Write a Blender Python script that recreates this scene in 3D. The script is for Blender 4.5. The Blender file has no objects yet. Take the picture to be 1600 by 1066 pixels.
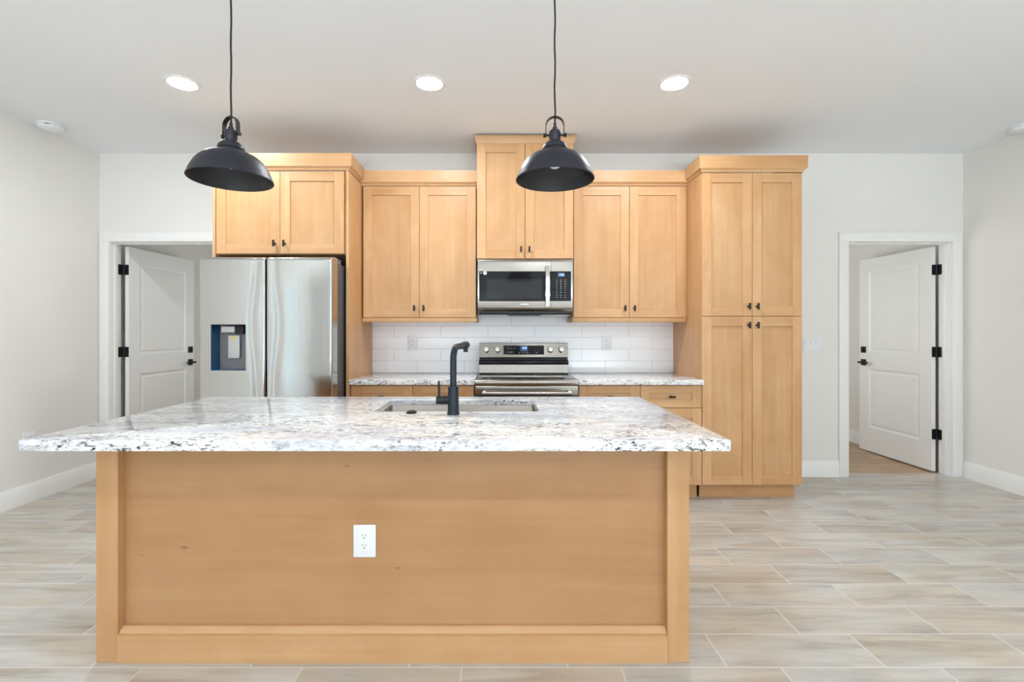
import bpy, bmesh, math, random
from mathutils import Vector, Matrix
random.seed(7)
C = bpy.context.scene
COL = C.collection
PI = math.pi

# ------------------------------------------------------------------ camera, world, daylight, exposure
WALL_Y = 4.157          # kitchen wall
XL, XR = -3.53, 4.05    # side walls
YB = -4.4               # wall behind the camera
ZC = 2.837              # ceiling
CAM_Z = 1.27
cam_data = bpy.data.cameras.new('camera')
cam_data.sensor_width = 36.0
cam_data.lens = 36.0 * 740.0 / 1600.0
cam_data.shift_x = 16.0 / 1600.0
cam_data.shift_y = -14.0 / 1600.0
cam_data.clip_start = 0.02
cam = bpy.data.objects.new('camera', cam_data)
COL.objects.link(cam)
cam.location = (0, 0, CAM_Z)
cam.rotation_euler = (PI / 2, 0, 0)
C.camera = cam

world = bpy.data.worlds.new('sky')
C.world = world
world.use_nodes = True
bg = world.node_tree.nodes['Background']
bg.inputs[0].default_value = (0.62, 0.80, 1.0, 1)
bg.inputs[1].default_value = 1.0

C.view_settings.view_transform = 'Standard'
C.view_settings.look = 'None'
C.view_settings.gamma = 1.0
C.view_settings.use_curve_mapping = False
C.view_settings.exposure = -0.05
C.cycles.use_denoising = True
C.cycles.max_bounces = 12
C.cycles.diffuse_bounces = 8
C.cycles.glossy_bounces = 4
C.cycles.transparent_max_bounces = 8
C.cycles.sample_clamp_indirect = 6.0
C.cycles.blur_glossy = 0.5


def area(name, loc, rot, sx, sy, power, col=(1, 1, 1)):
    d = bpy.data.lights.new(name, 'AREA')
    d.shape = 'RECTANGLE'
    d.size, d.size_y = sx, sy
    d.energy = power
    d.color = col
    o = bpy.data.objects.new(name, d)
    COL.objects.link(o)
    o.location = loc
    o.rotation_euler = rot
    return o


# daylight standing outside the three windows behind the camera, then two added uplights
DAY = (0.90, 0.965, 1.02)
area('daylight_back_left', (-1.1, YB - 0.25, 1.25), (PI / 2, 0, 0), 2.2, 2.1, 24, DAY)
area('daylight_back_right', (2.0, YB - 0.25, 1.25), (PI / 2, 0, 0), 2.4, 2.1, 16, DAY)
area('daylight_left', (XL - 0.2, -1.4, 1.2), (PI / 2, 0, -PI / 2), 1.6, 2.3, 14, (0.78, 0.92, 1.0))
area('added_uplight_left', (-0.9, YB - 1.1, 0.0), (PI * 0.90, 0, 0), 2.8, 1.6, 640, DAY)  # unseen lamp added low outside to brighten the ceiling
area('added_uplight_right', (2.0, YB - 1.1, 0.0), (PI * 0.90, 0, 0), 2.8, 1.6, 620, DAY)  # second added lamp aimed up at the ceiling
# added fill lights for the two rooms beyond the doorways; no windows there
area('added_fill_left', (-2.06, 5.4, 1.45), (PI / 2, 0, PI / 2), 1.3, 1.3, 7, (0.95, 0.97, 0.95))
area('added_fill_right', (2.16, 5.2, 1.45), (PI / 2, 0, -PI / 2), 1.3, 1.3, 14, (0.95, 0.97, 0.95))
LED = 320.0             # brightness of the ceiling downlights


# ------------------------------------------------------------------ node helper
class NT:
    def __init__(self, name):
        self.m = bpy.data.materials.new(name)
        self.m.use_nodes = True
        self.t = self.m.node_tree
        self.b = self.t.nodes['Principled BSDF']
        self.out = self.t.nodes['Material Output']

    def n(self, typ, **kw):
        nd = self.t.nodes.new(typ)
        for k, v in kw.items():
            setattr(nd, k, v)
        return nd

    def put(self, sock, v):
        if isinstance(v, bpy.types.NodeSocket):
            self.t.links.new(v, sock)
        elif v is not None:
            if hasattr(sock.default_value, '__len__') and not hasattr(v, '__len__'):
                v = (v,) * len(sock.default_value)
            if hasattr(v, '__len__') and len(v) == 3 and len(sock.default_value) == 4:
                v = (*v, 1)
            sock.default_value = v

    def math(self, op, a, b=None, c=None, clamp=False):
        nd = self.n('ShaderNodeMath', operation=op, use_clamp=clamp)
        self.put(nd.inputs[0], a)
        if b is not None: self.put(nd.inputs[1], b)
        if c is not None: self.put(nd.inputs[2], c)
        return nd.outputs[0]

    def vec(self, a, b, op='MULTIPLY'):
        nd = self.n('ShaderNodeVectorMath', operation=op)
        self.put(nd.inputs[0], a)
        self.put(nd.inputs[1], b)
        return nd.outputs[0]

    def coords(self):
        return self.n('ShaderNodeTexCoord').outputs['Object']

    def sep(self, v):
        nd = self.n('ShaderNodeSeparateXYZ')
        self.put(nd.inputs[0], v)
        return nd.outputs

    def comb(self, x, y, z):
        nd = self.n('ShaderNodeCombineXYZ')
        for i, v in enumerate((x, y, z)): self.put(nd.inputs[i], v)
        return nd.outputs[0]

    def noise(self, v, scale=1.0, detail=3.0, rough=0.55, dist=0.0):
        nd = self.n('ShaderNodeTexNoise')
        self.put(nd.inputs['Vector'], v)
        nd.inputs['Scale'].default_value = scale
        nd.inputs['Detail'].default_value = detail
        nd.inputs['Roughness'].default_value = rough
        nd.inputs['Distortion'].default_value = dist
        return nd.outputs[0]

    def white(self, v):
        nd = self.n('ShaderNodeTexWhiteNoise', noise_dimensions='3D')
        self.put(nd.inputs['Vector'], v)
        return nd.outputs[0]

    def ramp(self, f, stops, interp='LINEAR'):
        nd = self.n('ShaderNodeValToRGB')
        cr = nd.color_ramp
        cr.interpolation = interp
        while len(cr.elements) < len(stops): cr.elements.new(0.5)
        for e, (p, c) in zip(cr.elements, stops):
            e.position = p
            if not hasattr(c, '__len__'): c = (c, c, c)
            e.color = (*c, 1)
        self.put(nd.inputs[0], f)
        return nd.outputs[0]

    def mix(self, f, a, b, mode='MIX'):
        nd = self.n('ShaderNodeMix', data_type='RGBA', blend_type=mode)
        self.put(nd.inputs[0], f)
        self.put(nd.inputs[6], a)
        self.put(nd.inputs[7], b)
        return nd.outputs[2]

    def bump(self, h, strength=0.2, dist=0.01):
        nd = self.n('ShaderNodeBump')
        nd.inputs['Strength'].default_value = strength
        nd.inputs['Distance'].default_value = dist
        self.put(nd.inputs['Height'], h)
        self.t.links.new(nd.outputs[0], self.b.inputs['Normal'])

    def set(self, **kw):
        names = dict(color='Base Color', rough='Roughness', metal='Metallic', spec='Specular IOR Level', coat='Coat Weight',
                     coat_rough='Coat Roughness', emit='Emission Color', emit_s='Emission Strength', ior='IOR',
                     aniso='Anisotropic', trans='Transmission Weight')
        for k, v in kw.items(): self.put(self.b.inputs[names[k]], v)
        return self.m


def plain(name, col, rough=0.5, metal=0.0, spec=0.5, var=0.03, scale=6.0, **kw):
    """a painted / moulded surface: base colour with a faint procedural mottle"""
    g = NT(name)
    f = g.noise(g.coords(), scale, 2)
    lo = tuple(c * (1 - var) for c in col)
    hi = tuple(min(1, c * (1 + var)) for c in col)
    return g.set(color=g.ramp(f, [(0.3, lo), (0.7, hi)]), rough=rough, metal=metal, spec=spec, **kw)


def wood(name, axis, light, dark, knots=()):
    g = NT(name)
    co = g.coords()
    rnd = g.n('ShaderNodeObjectInfo').outputs['Random']
    isl = g.n('ShaderNodeNewGeometry').outputs['Random Per Island']
    off = g.math('ADD', g.math('MULTIPLY', rnd, 37.0), g.math('MULTIPLY', isl, 23.0))
    p = g.vec(co, g.comb(off, off, off), 'ADD')
    fine = {'X': (1.3, 30, 30), 'Y': (30, 1.3, 30), 'Z': (30, 30, 1.3)}[axis]
    wide = {'X': (0.8, 4.5, 4.5), 'Y': (4.5, 0.8, 4.5), 'Z': (4.5, 4.5, 0.8)}[axis]
    a = g.noise(g.vec(p, fine), 1.0, 4, 0.6)
    b = g.noise(g.vec(p, wide), 1.0, 3, 0.5, 0.6)
    c = g.noise(p, 5.0, 4, 0.65, 0.4)
    f = g.math('ADD', g.math('MULTIPLY', a, 0.25), g.math('ADD', g.math('MULTIPLY', b, 0.5), g.math('MULTIPLY', c, 0.25)))
    col = g.ramp(f, [(0.36, dark), (0.62, light)])
    tint = g.math('MULTIPLY_ADD', isl, 0.12, 0.94)
    col = g.mix(1.0, col, g.comb(tint, tint, g.math('MULTIPLY_ADD', isl, 0.14, 0.92)), 'MULTIPLY')
    for (kx, kz, sx, sz) in knots:
        s = g.sep(co)
        dx = g.math('DIVIDE', g.math('SUBTRACT', s[0], kx), sx)
        dz = g.math('DIVIDE', g.math('SUBTRACT', s[2], kz), sz)
        d = g.math('SQRT', g.math('ADD', g.math('MULTIPLY', dx, dx), g.math('MULTIPLY', dz, dz)))
        d = g.math('ADD', d, g.math('MULTIPLY', g.math('SUBTRACT', c, 0.5), 0.8))
        col = g.mix(g.ramp(d, [(0.15, 0.85), (0.45, 0.3), (1.0, 0.0)]), col, (0.22, 0.085, 0.03))
    g.bump(a, 0.06, 0.002)
    return g.set(color=col, rough=0.38, spec=0.4)


def granite(name):
    g = NT(name)
    co = g.coords()
    # mineral flow runs along the slab with a slight diagonal
    mp = g.n('ShaderNodeMapping')
    g.put(mp.inputs['Vector'], co)
    mp.inputs['Rotation'].default_value = (0, 0, math.radians(14))
    mp.inputs['Scale'].default_value = (0.5, 1.45, 1.2)
    p = mp.outputs[0]
    warp = g.noise(p, 9.0, 3, 0.6)
    pw = g.vec(p, g.vec(g.comb(warp, warp, warp), 0.05), 'ADD')
    base = g.ramp(g.noise(pw, 26.0, 5, 0.7), [(0.32, (0.56, 0.56, 0.56)), (0.43, (0.79, 0.79, 0.78)), (0.6, (0.86, 0.86, 0.85))])
    cream = g.ramp(g.noise(p, 3.2, 3, 0.6), [(0.5, 0.0), (0.66, 0.4)])
    col = g.mix(cream, base, (0.96, 0.93, 0.84), 'MULTIPLY')
    blue = g.ramp(g.noise(g.vec(p, (4.1, 1.7, 9.0), 'ADD'), 4.6, 3, 0.6), [(0.47, 0.0), (0.60, 0.8)])
    bl = g.ramp(g.noise(pw, 60.0, 3, 0.6), [(0.35, (0.40, 0.41, 0.47)), (0.6, (0.68, 0.69, 0.76))])
    col = g.mix(blue, col, bl)
    # grey veils and black flecks, gathered in drifts
    drift = g.noise(g.vec(p, (7.7, 3.1, 2.0), 'ADD'), 8.0, 4, 0.65)
    veil = g.ramp(g.noise(pw, 58.0, 4, 0.72, 0.5), [(0.545, 0.0), (0.585, 0.85)])
    veil = g.math('MULTIPLY', veil, g.ramp(drift, [(0.38, 0.3), (0.58, 1.0)]))
    col = g.mix(veil, col, (0.22, 0.205, 0.20))
    fleck = g.ramp(g.noise(g.vec(pw, (1.3, 5.2, 8.8), 'ADD'), 88.0, 3, 0.62, 0.3), [(0.57, 0.0), (0.60, 1.0)])
    fleck = g.math('MULTIPLY', fleck, g.ramp(drift, [(0.42, 0.15), (0.56, 1.0)]))
    col = g.mix(fleck, col, (0.035, 0.033, 0.04))
    rust = g.ramp(g.noise(g.vec(p, (9.3, 2.2, 4.4), 'ADD'), 55.0, 2, 0.6), [(0.70, 0.0), (0.74, 0.5)])
    col = g.mix(rust, col, (0.30, 0.15, 0.12))
    return g.set(color=col, rough=0.09, spec=0.55)


def planks(name, x0, y0, w, h, shift, cols, grout, gw, rough, gloss_var=0.06):
    """floor planks running along X: row height h, length w, every row shifted"""
    g = NT(name)
    s = g.sep(g.coords())
    v = g.math('DIVIDE', g.math('SUBTRACT', s[1], y0), h)
    row = g.math('FLOOR', v)
    u = g.math('ADD', g.math('DIVIDE', g.math('SUBTRACT', s[0], x0), w), g.math('MULTIPLY', row, shift))
    colm = g.math('FLOOR', u)
    fu = g.math('MULTIPLY', g.math('SUBTRACT', u, colm), w)
    fv = g.math('MULTIPLY', g.math('SUBTRACT', v, row), h)
    du = g.math('MINIMUM', fu, g.math('SUBTRACT', w, fu))
    dv = g.math('MINIMUM', fv, g.math('SUBTRACT', h, fv))
    d = g.math('MINIMUM', du, dv)
    line = g.ramp(g.math('DIVIDE', d, gw), [(0.35, 1.0), (0.6, 0.0)])
    r = g.white(g.comb(colm, row, 3.3))
    q = g.comb(g.math('ADD', s[0], g.math('MULTIPLY', r, 31.0)), g.math('ADD', s[1], g.math('MULTIPLY', r, 17.0)), r)
    streak = g.noise(g.vec(q, (2.2, 17, 1)), 1.0, 5, 0.62, 0.6)
    broad = g.noise(g.vec(q, (1.2, 5, 1)), 1.0, 3, 0.55, 0.3)
    hue = g.noise(g.vec(q, (1.5, 3, 1)), 1.3, 2, 0.5)
    f = g.math('ADD', g.math('MULTIPLY', streak, 0.6), g.math('MULTIPLY', broad, 0.4))
    col = g.ramp(f, [(0.32, cols[0]), (0.46, cols[1]), (0.6, cols[2])])
    col = g.mix(g.ramp(hue, [(0.4, 0.0), (0.65, 1.0)]), col, cols[3], 'MULTIPLY')
    t = g.math('MULTIPLY_ADD', r, 0.12, 0.92)
    col = g.mix(1.0, col, g.comb(t, t, t), 'MULTIPLY')
    col = g.mix(line, col, grout)
    g.bump(g.math('SUBTRACT', 1.0, line), 0.25, 0.002)
    return g.set(color=col, rough=g.math('MULTIPLY_ADD', streak, gloss_var, rough), spec=0.5)


def subway(name, x0, z0, w, h):
    g = NT(name)
    s = g.sep(g.coords())
    v = g.math('DIVIDE', g.math('SUBTRACT', s[2], z0), h)
    row = g.math('FLOOR', v)
    u = g.math('ADD', g.math('DIVIDE', g.math('SUBTRACT', s[0], x0), w), g.math('MULTIPLY', row, 0.5))
    cm = g.math('FLOOR', u)
    fu = g.math('MULTIPLY', g.math('SUBTRACT', u, cm), w)
    fv = g.math('MULTIPLY', g.math('SUBTRACT', v, row), h)
    d = g.math('MINIMUM', g.math('MINIMUM', fu, g.math('SUBTRACT', w, fu)), g.math('MINIMUM', fv, g.math('SUBTRACT', h, fv)))
    line = g.ramp(g.math('DIVIDE', d, 0.004), [(0.3, 1.0), (0.5, 0.0)])
    r = g.white(g.comb(cm, row, 1.1))
    t = g.math('MULTIPLY_ADD', r, 0.03, 0.97)
    col = g.mix(1.0, (0.93, 0.945, 0.98), g.comb(t, t, t), 'MULTIPLY')
    col = g.mix(line, col, (0.56, 0.56, 0.58))
    g.bump(g.ramp(g.math('DIVIDE', d, 0.004), [(0.2, 0.0), (0.9, 1.0)]), 0.3, 0.002)
    return g.set(color=col, rough=0.16, spec=0.85)


def steel(name, col=(0.60, 0.585, 0.56), rough=0.24, axis='Z', amt=0.02):
    g = NT(name)
    sc = {'Z': (260, 260, 1.5), 'X': (1.5, 260, 260)}[axis]
    f = g.noise(g.vec(g.coords(), sc), 1.0, 3, 0.6)
    g.bump(f, amt, 0.001)
    return g.set(color=g.ramp(f, [(0.3, tuple(c * 0.94 for c in col)), (0.7, tuple(min(1, c * 1.05) for c in col))]), metal=1.0, rough=g.math('MULTIPLY_ADD', f, 0.08, rough))


def glow(name, col, strength):
    g = NT(name)
    f = g.noise(g.coords(), 30, 1)
    return g.set(color=(0.02, 0.02, 0.02), emit=g.ramp(f, [(0.2, tuple(c * 0.95 for c in col)), (0.8, col)]), emit_s=strength, rough=0.3)


def window_glass(name):
    g = NT(name)
    g.t.nodes.remove(g.b)
    tr = g.n('ShaderNodeBsdfTransparent')
    tr.inputs[0].default_value = (0.97, 0.985, 0.98, 1)
    gl = g.n('ShaderNodeBsdfGlossy')
    gl.inputs['Roughness'].default_value = 0.02
    lw = g.n('ShaderNodeLayerWeight')
    fr = g.math('MULTIPLY_ADD', g.math('POWER', lw.outputs['Facing'], 5.0), 0.9, 0.04)
    mx = g.n('ShaderNodeMixShader')
    g.t.links.new(fr, mx.inputs[0])
    g.t.links.new(tr.outputs[0], mx.inputs[1])
    g.t.links.new(gl.outputs[0], mx.inputs[2])
    g.t.links.new(mx.outputs[0], g.out.inputs[0])
    return g.m


LIGHT, DARK = (0.60, 0.362, 0.185), (0.485, 0.257, 0.108)
M = dict(
    wall=plain('wall_paint', (0.80, 0.79, 0.765), 0.7, var=0.008, scale=2, spec=0.25),
    ceil=plain('ceiling_paint', (0.835, 0.86, 0.885), 0.8, var=0.008, scale=2, spec=0.2),
    trim=plain('trim_paint', (0.86, 0.86, 0.85), 0.35, var=0.008, scale=3),
    door=plain('door_paint', (0.83, 0.83, 0.82), 0.38, var=0.008, scale=3),
    woodz=wood('maple_vertical', 'Z', LIGHT, DARK),
    woodx=wood('maple_horizontal', 'X', LIGHT, DARK),
    woody=wood('maple_deep', 'Y', LIGHT, DARK),
    wooddark=wood('maple_carcass', 'Z', (0.42, 0.26, 0.13), (0.34, 0.2, 0.09)),
    islandp=wood('maple_ply', 'X', (0.475, 0.27, 0.132), (0.40, 0.205, 0.09),
                 [(-0.822, 0.427, 0.028, 0.011), (-0.185, 0.745, 0.018, 0.008), (0.01, 0.347, 0.015, 0.006), (-0.99, 0.397, 0.010, 0.005)]),
    granite=granite('white_granite'),
    floor=planks('wood_look_tile', 1.055, 1.594, 0.603, 0.1983, 1 / 3.0,
                 [(0.345, 0.325, 0.295), (0.49, 0.47, 0.435), (0.58, 0.565, 0.535), (0.96, 0.875, 0.77)], (0.64, 0.63, 0.60), 0.006, 0.22),
    lvp=planks('brown_plank', 0.2, 4.26, 1.22, 0.15, 0.37,
               [(0.27, 0.17, 0.095), (0.42, 0.28, 0.17), (0.52, 0.36, 0.23), (0.92, 0.88, 0.84)], (0.22, 0.14, 0.08), 0.002, 0.35),
    tile=subway('subway_tile', -0.944 + 0.2055, 0.914, 0.411, 0.1028),
    steel=steel('brushed_steel', (0.53, 0.525, 0.51), 0.10, 'Z', 0.003),
    steelx=steel('brushed_steel_horizontal', (0.35, 0.325, 0.29), 0.20, 'X', 0.008),
    steeldk=plain('fridge_side_grey', (0.10, 0.098, 0.105), 0.42, 0.3),
    chrome=plain('polished_chrome', (0.78, 0.78, 0.78), 0.12, 1.0),
    sink=steel('sink_steel', (0.33, 0.295, 0.26), 0.34, 'X', 0.008),
    black=plain('matte_black', (0.010, 0.010, 0.012), 0.40, spec=0.35),
    shade=plain('pendant_black', (0.020, 0.020, 0.030), 0.46, 0.3, spec=0.55),
    shadein=plain('pendant_inside', (0.008, 0.009, 0.012), 0.4),
    faucet=plain('faucet_black', (0.007, 0.016, 0.028), 0.34, 0.2, spec=0.45),
    bronze=plain('dark_bronze', (0.025, 0.02, 0.017), 0.4, 0.6),
    glassblk=plain('black_glass', (0.010, 0.010, 0.012), 0.06, spec=0.28),
    cooktop=plain('cooktop_glass', (0.02, 0.02, 0.02), 0.06, spec=0.9),
    cookring=plain('burner_print', (0.04, 0.04, 0.04), 0.08, spec=0.9),
    plastic=plain('white_plastic', (0.80, 0.815, 0.85), 0.3),
    greyplas=plain('grey_plastic', (0.20, 0.20, 0.215), 0.4),
    palegrey=plain('pale_grey_plastic', (0.60, 0.59, 0.57), 0.35),
    slot=plain('socket_slot', (0.05, 0.05, 0.055), 0.6),
    blue=plain('blue_film', (0.004, 0.07, 0.17), 0.16, spec=0.7),
    yellow=plain('yellow_sticker', (0.70, 0.63, 0.18), 0.5),
    whitestk=plain('white_sticker', (0.85, 0.85, 0.85), 0.5),
    mark=plain('panel_marking', (0.34, 0.34, 0.36), 0.5),
    brandmark=plain('steel_marking', (0.72, 0.71, 0.70), 0.3),
    lamp=glow('led_lens', (0.94, 0.98, 1.02), LED),
    digit=glow('blue_digits', (0.35, 0.62, 1.0), 2.2),
    display=glow('blue_display', (0.01, 0.06, 0.22), 0.8),
    bulb=plain('bulb_glass', (0.75, 0.75, 0.74), 0.08, spec=0.6),
    glass=window_glass('window_glass'),
    gap=plain('shadow_gap_black', (0.01, 0.009, 0.008), 0.8),
)


# ------------------------------------------------------------------ mesh helper
class MB:
    def __init__(self): self.bm = bmesh.new()

    def _mark(self, before, mi):
        for f in self.bm.faces:
            if f not in before: f.material_index = mi

    def box(self, x0, x1, y0, y1, z0, z1, bev=0.0, seg=2, mi=0):
        before = set(self.bm.faces)
        r = bmesh.ops.create_cube(self.bm, size=1.0)
        vs = r['verts']
        for v in vs:
            v.co = Vector((x0 + (v.co.x + .5) * (x1 - x0), y0 + (v.co.y + .5) * (y1 - y0), z0 + (v.co.z + .5) * (z1 - z0)))
        if bev:
            es = list({e for v in vs for e in v.link_edges})
            bmesh.ops.bevel(self.bm, geom=es, offset=bev, segments=seg, affect='EDGES', profile=0.5)
        self._mark(before, mi)
        return self

    def lathe(self, prof, cx=0, cy=0, n=48, mi=0, axis='Z', base=0.0, a0=0.0, a1=2 * PI):
        """prof: (r, h) pairs from start to end; closed ends where r == 0"""
        before = set(self.bm.faces)
        rings = []
        for r, h in prof:
            ring = []
            cnt = 1 if r < 1e-7 else n
            for i in range(cnt):
                a = 2 * PI * i / n
                c, s = r * math.cos(a), r * math.sin(a)
                p = {'Z': (cx + c, cy + s, base + h), 'Y': (cx + c, base + h, cy + s), 'X': (base + h, cx + c, cy + s)}[axis]
                ring.append(self.bm.verts.new(p))
            rings.append(ring)
        for A, B in zip(rings, rings[1:]):
            for i in range(n):
                j = (i + 1) % n
                q = [A[i % len(A)], A[j % len(A)], B[j % len(B)], B[i % len(B)]]
                u = []
                for v in q:
                    if v not in u: u.append(v)
                if len(u) >= 3:
                    try: self.bm.faces.new(u)
                    except ValueError: pass
        self._mark(before, mi)
        return self

    def cyl(self, p0, p1, r0, r1=None, n=24, mi=0):
        r1 = r0 if r1 is None else r1
        return self.tube([p0, p1], [r0, r1], n, mi)

    def tube(self, pts, rad, n=16, mi=0, sx=1.0, flat=None):
        before = set(self.bm.faces)
        pts = [Vector(p) for p in pts]
        if not hasattr(rad, '__len__'): rad = [rad] * len(pts)
        rings = []
        up = Vector((0, 0, 1)) if flat is None else Vector(flat)
        s = None
        for i, p in enumerate(pts):
            t = (pts[min(i + 1, len(pts) - 1)] - pts[max(i - 1, 0)]).normalized()
            if s is None:
                u = up if abs(t.dot(up)) < 0.97 else Vector((1, 0, 0))
                s = t.cross(u).normalized()
            else:
                s = (s - t * s.dot(t)).normalized()      # carry the frame along so that bends do not twist
            w = s.cross(t).normalized()
            rings.append([self.bm.verts.new(p + s * (rad[i] * sx * math.cos(2 * PI * k / n)) + w * (rad[i] * math.sin(2 * PI * k / n))) for k in range(n)])
        for A, B in zip(rings, rings[1:]):
            for k in range(n):
                self.bm.faces.new((A[k], A[(k + 1) % n], B[(k + 1) % n], B[k]))
        self.bm.faces.new(rings[0][::-1])
        self.bm.faces.new(rings[-1])
        self._mark(before, mi)
        return self

    def prism(self, poly, d0, d1, axis='Y', mi=0):
        """poly of 2-D points extruded along axis (Y: points are x,z; X: y,z; Z: x,y)"""
        before = set(self.bm.faces)
        def P(a, b, d): return {'Y': (a, d, b), 'X': (d, a, b), 'Z': (a, b, d)}[axis]
        A = [self.bm.verts.new(P(a, b, d0)) for a, b in poly]
        B = [self.bm.verts.new(P(a, b, d1)) for a, b in poly]
        self.bm.faces.new(A)
        self.bm.faces.new(B[::-1])
        for i in range(len(poly)):
            j = (i + 1) % len(poly)
            self.bm.faces.new((A[i], B[i], B[j], A[j]))
        self._mark(before, mi)
        return self

    def sweep(self, path, prof, z0, mi=0):
        """prof (out, z) closed loop swept along an XY path with mitres; 'out' is to the right of travel"""
        before = set(self.bm.faces)
        path = [Vector((p[0], p[1])) for p in path]
        rings = []
        for i, p in enumerate(path):
            d0 = (path[i] - path[i - 1]).normalized() if i > 0 else None
            d1 = (path[i + 1] - path[i]).normalized() if i < len(path) - 1 else None
            n0 = Vector((d0.y, -d0.x)) if d0 is not None else None
            n1 = Vector((d1.y, -d1.x)) if d1 is not None else None
            if n0 is None: m = n1
            elif n1 is None: m = n0
            else:
                m = (n0 + n1).normalized()
                m = m / max(0.2, m.dot(n0))
            rings.append([self.bm.verts.new((p.x + m.x * o, p.y + m.y * o, z0 + z)) for o, z in prof])
        k = len(prof)
        for A, B in zip(rings, rings[1:]):
            for i in range(k):
                self.bm.faces.new((A[i], A[(i + 1) % k], B[(i + 1) % k], B[i]))
        self.bm.faces.new(rings[0])
        self.bm.faces.new(rings[-1][::-1])
        self._mark(before, mi)
        return self

    def build(self, name, mats, parent=None, shift=None, smooth=35.0):
        bm = self.bm
        bmesh.ops.recalc_face_normals(bm, faces=bm.faces)
        lim = math.radians(smooth)
        for f in bm.faces: f.smooth = True
        for e in bm.edges:
            if len(e.link_faces) != 2 or e.calc_face_angle(0) > lim: e.smooth = False
        if shift is None:
            root = parent
            while root is not None and root.parent is not None: root = root.parent
            shift = Vector((0, 0, 0)) if root is None or root.get('_local') else Vector(root.location)
        for v in bm.verts: v.co -= shift
        me = bpy.data.meshes.new(name)
        bm.to_mesh(me)
        bm.free()
        for m in (mats if isinstance(mats, (list, tuple)) else [mats]):
            me.materials.append(M[m])
        o = bpy.data.objects.new(name, me)
        COL.objects.link(o)
        o.parent = parent
        return o


def tag(o, label=None, cat=None, group=None, kind=None):
    if label: o['label'] = label
    if cat: o['category'] = cat
    if group: o['group'] = group
    if kind: o['kind'] = kind
    return o


LOCALS = []


def thing(name, label, cat, loc=(0, 0, 0), group=None, local=False, rz=0.0, kind=None):
    o = bpy.data.objects.new(name, None)
    o.empty_display_size = 0.05
    COL.objects.link(o)
    o.location = loc
    o.rotation_euler = (0, 0, rz)
    if local:
        o['_local'] = 1
        LOCALS.append(o)
    return tag(o, label, cat, group, kind)


def kids(o): return [c for c in COL.objects if c.parent is o or c.parent == o]


def dup(root, loc, label, rz=None):
    def rec(o, par):
        c = o.copy()
        COL.objects.link(c)
        c.parent = par
        for k in kids(o): rec(k, c)
        return c
    r = rec(root, None)
    r.location = loc
    if rz is not None: r.rotation_euler = (0, 0, rz)
    r['label'] = label
    LOCALS.append(r)
    return r


def struct(name, mb, mat, label, cat):
    return tag(mb.build(name, mat), label, cat, None, 'structure')


# ------------------------------------------------------------------ room shell
WT = 0.115
WB = WALL_Y + WT                    # far face of the kitchen wall
DL0, DL1 = -3.435, -2.535           # left doorway, clear of the jambs
DR0, DR1 = 3.04, 3.94               # right doorway
DH = 2.058
JT = 0.018
YF = 7.2                            # end of the rooms beyond

struct('floor', MB().box(XL, XR, YB, 4.262, -0.05, 0), 'floor', 'grey beige wood-look plank tile floor of the kitchen', 'floor')
struct('floor_beyond', MB().box(XL, XR, 4.262, YF, -0.05, 0), 'lvp', 'brown wood plank floor beyond the right doorway', 'floor')
struct('ceiling', MB().box(XL, XR, YB, YF, ZC, ZC + 0.06), 'ceil', 'flat white painted ceiling over the kitchen', 'ceiling')

wb = MB()
wb.prism([(XL, 0), (DL0 - JT, 0), (DL0 - JT, DH + JT), (DL1 + JT, DH + JT), (DL1 + JT, 0), (DR0 - JT, 0), (DR0 - JT, DH + JT), (DR1 + JT, DH + JT),
          (DR1 + JT, 0), (XR, 0), (XR, ZC), (XL, ZC)], WALL_Y, WB, 'Y')
struct('wall_back', wb, 'wall', 'white kitchen wall behind the cabinets with two doorways', 'wall')
WLY0, WLY1, WLZ1 = -1.83, -0.87, 2.2     # glazed opening in the left wall, behind the camera
wl = MB()
HY0, HY1, HZT = -4.2, -2.28, 2.45         # unseen hallway opening, added to darken the fridge door's reflection
wl.box(XL - WT, XL, YB, HY0, 0, ZC).box(XL - WT, XL, HY0, HY1, HZT, ZC).box(XL - WT, XL, HY1, WLY0, 0, ZC).box(XL - WT, XL, WLY1, YF, 0, ZC).box(XL - WT, XL, WLY0, WLY1, WLZ1, ZC).box(XL - WT, XL, WLY0, WLY1, 0, 0.15)
struct('wall_left', wl, 'wall', 'plain white wall on the left of the kitchen', 'wall')
hx = XL - WT - 2.2
struct('wall_added_hall', MB().box(hx - 0.1, hx, HY0 - 0.1, HY1 + 0.02, 0, ZC).box(hx, XL - WT, HY0 - 0.1, HY0, 0, ZC).box(hx, XL - WT, HY1, HY1 + 0.02, 0, ZC),
       'wall', 'white walls of the added hallway opening off the left wall behind the camera', 'wall')
struct('floor_added_hall', MB().box(hx, XL, HY0, HY1, -0.05, 0), 'floor', 'grey beige plank tile floor of the added hallway behind the camera', 'floor')
struct('ceiling_added_hall', MB().box(hx, XL - WT, HY0, HY1, HZT + 0.02, HZT + 0.06), 'ceil', 'white ceiling of the added hallway behind the camera', 'ceiling')
struct('wall_right', MB().box(XR, XR + WT, YB, YF, 0, ZC), 'wall', 'plain white wall to the right of the right doorway', 'wall')
wf = MB()
BW = [(-2.2, 0.0), (0.8, 3.2)]
BZ0, BZ1 = 0.2, 2.3
xs = [XL, BW[0][0], BW[0][1], BW[1][0], BW[1][1], XR]
for i in range(0, 6, 2): wf.box(xs[i], xs[i + 1], YB - WT, YB, 0, ZC)
for a, b in BW: wf.box(a, b, YB - WT, YB, 0, BZ0).box(a, b, YB - WT, YB, BZ1, ZC)
struct('wall_front', wf, 'wall', 'white window wall of the living area opposite the kitchen', 'wall')
struct('wall_side', MB().box(-2.0, -1.9, WB, YF, 0, ZC), 'wall', 'partition of the room beyond the left doorway', 'wall')
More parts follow.
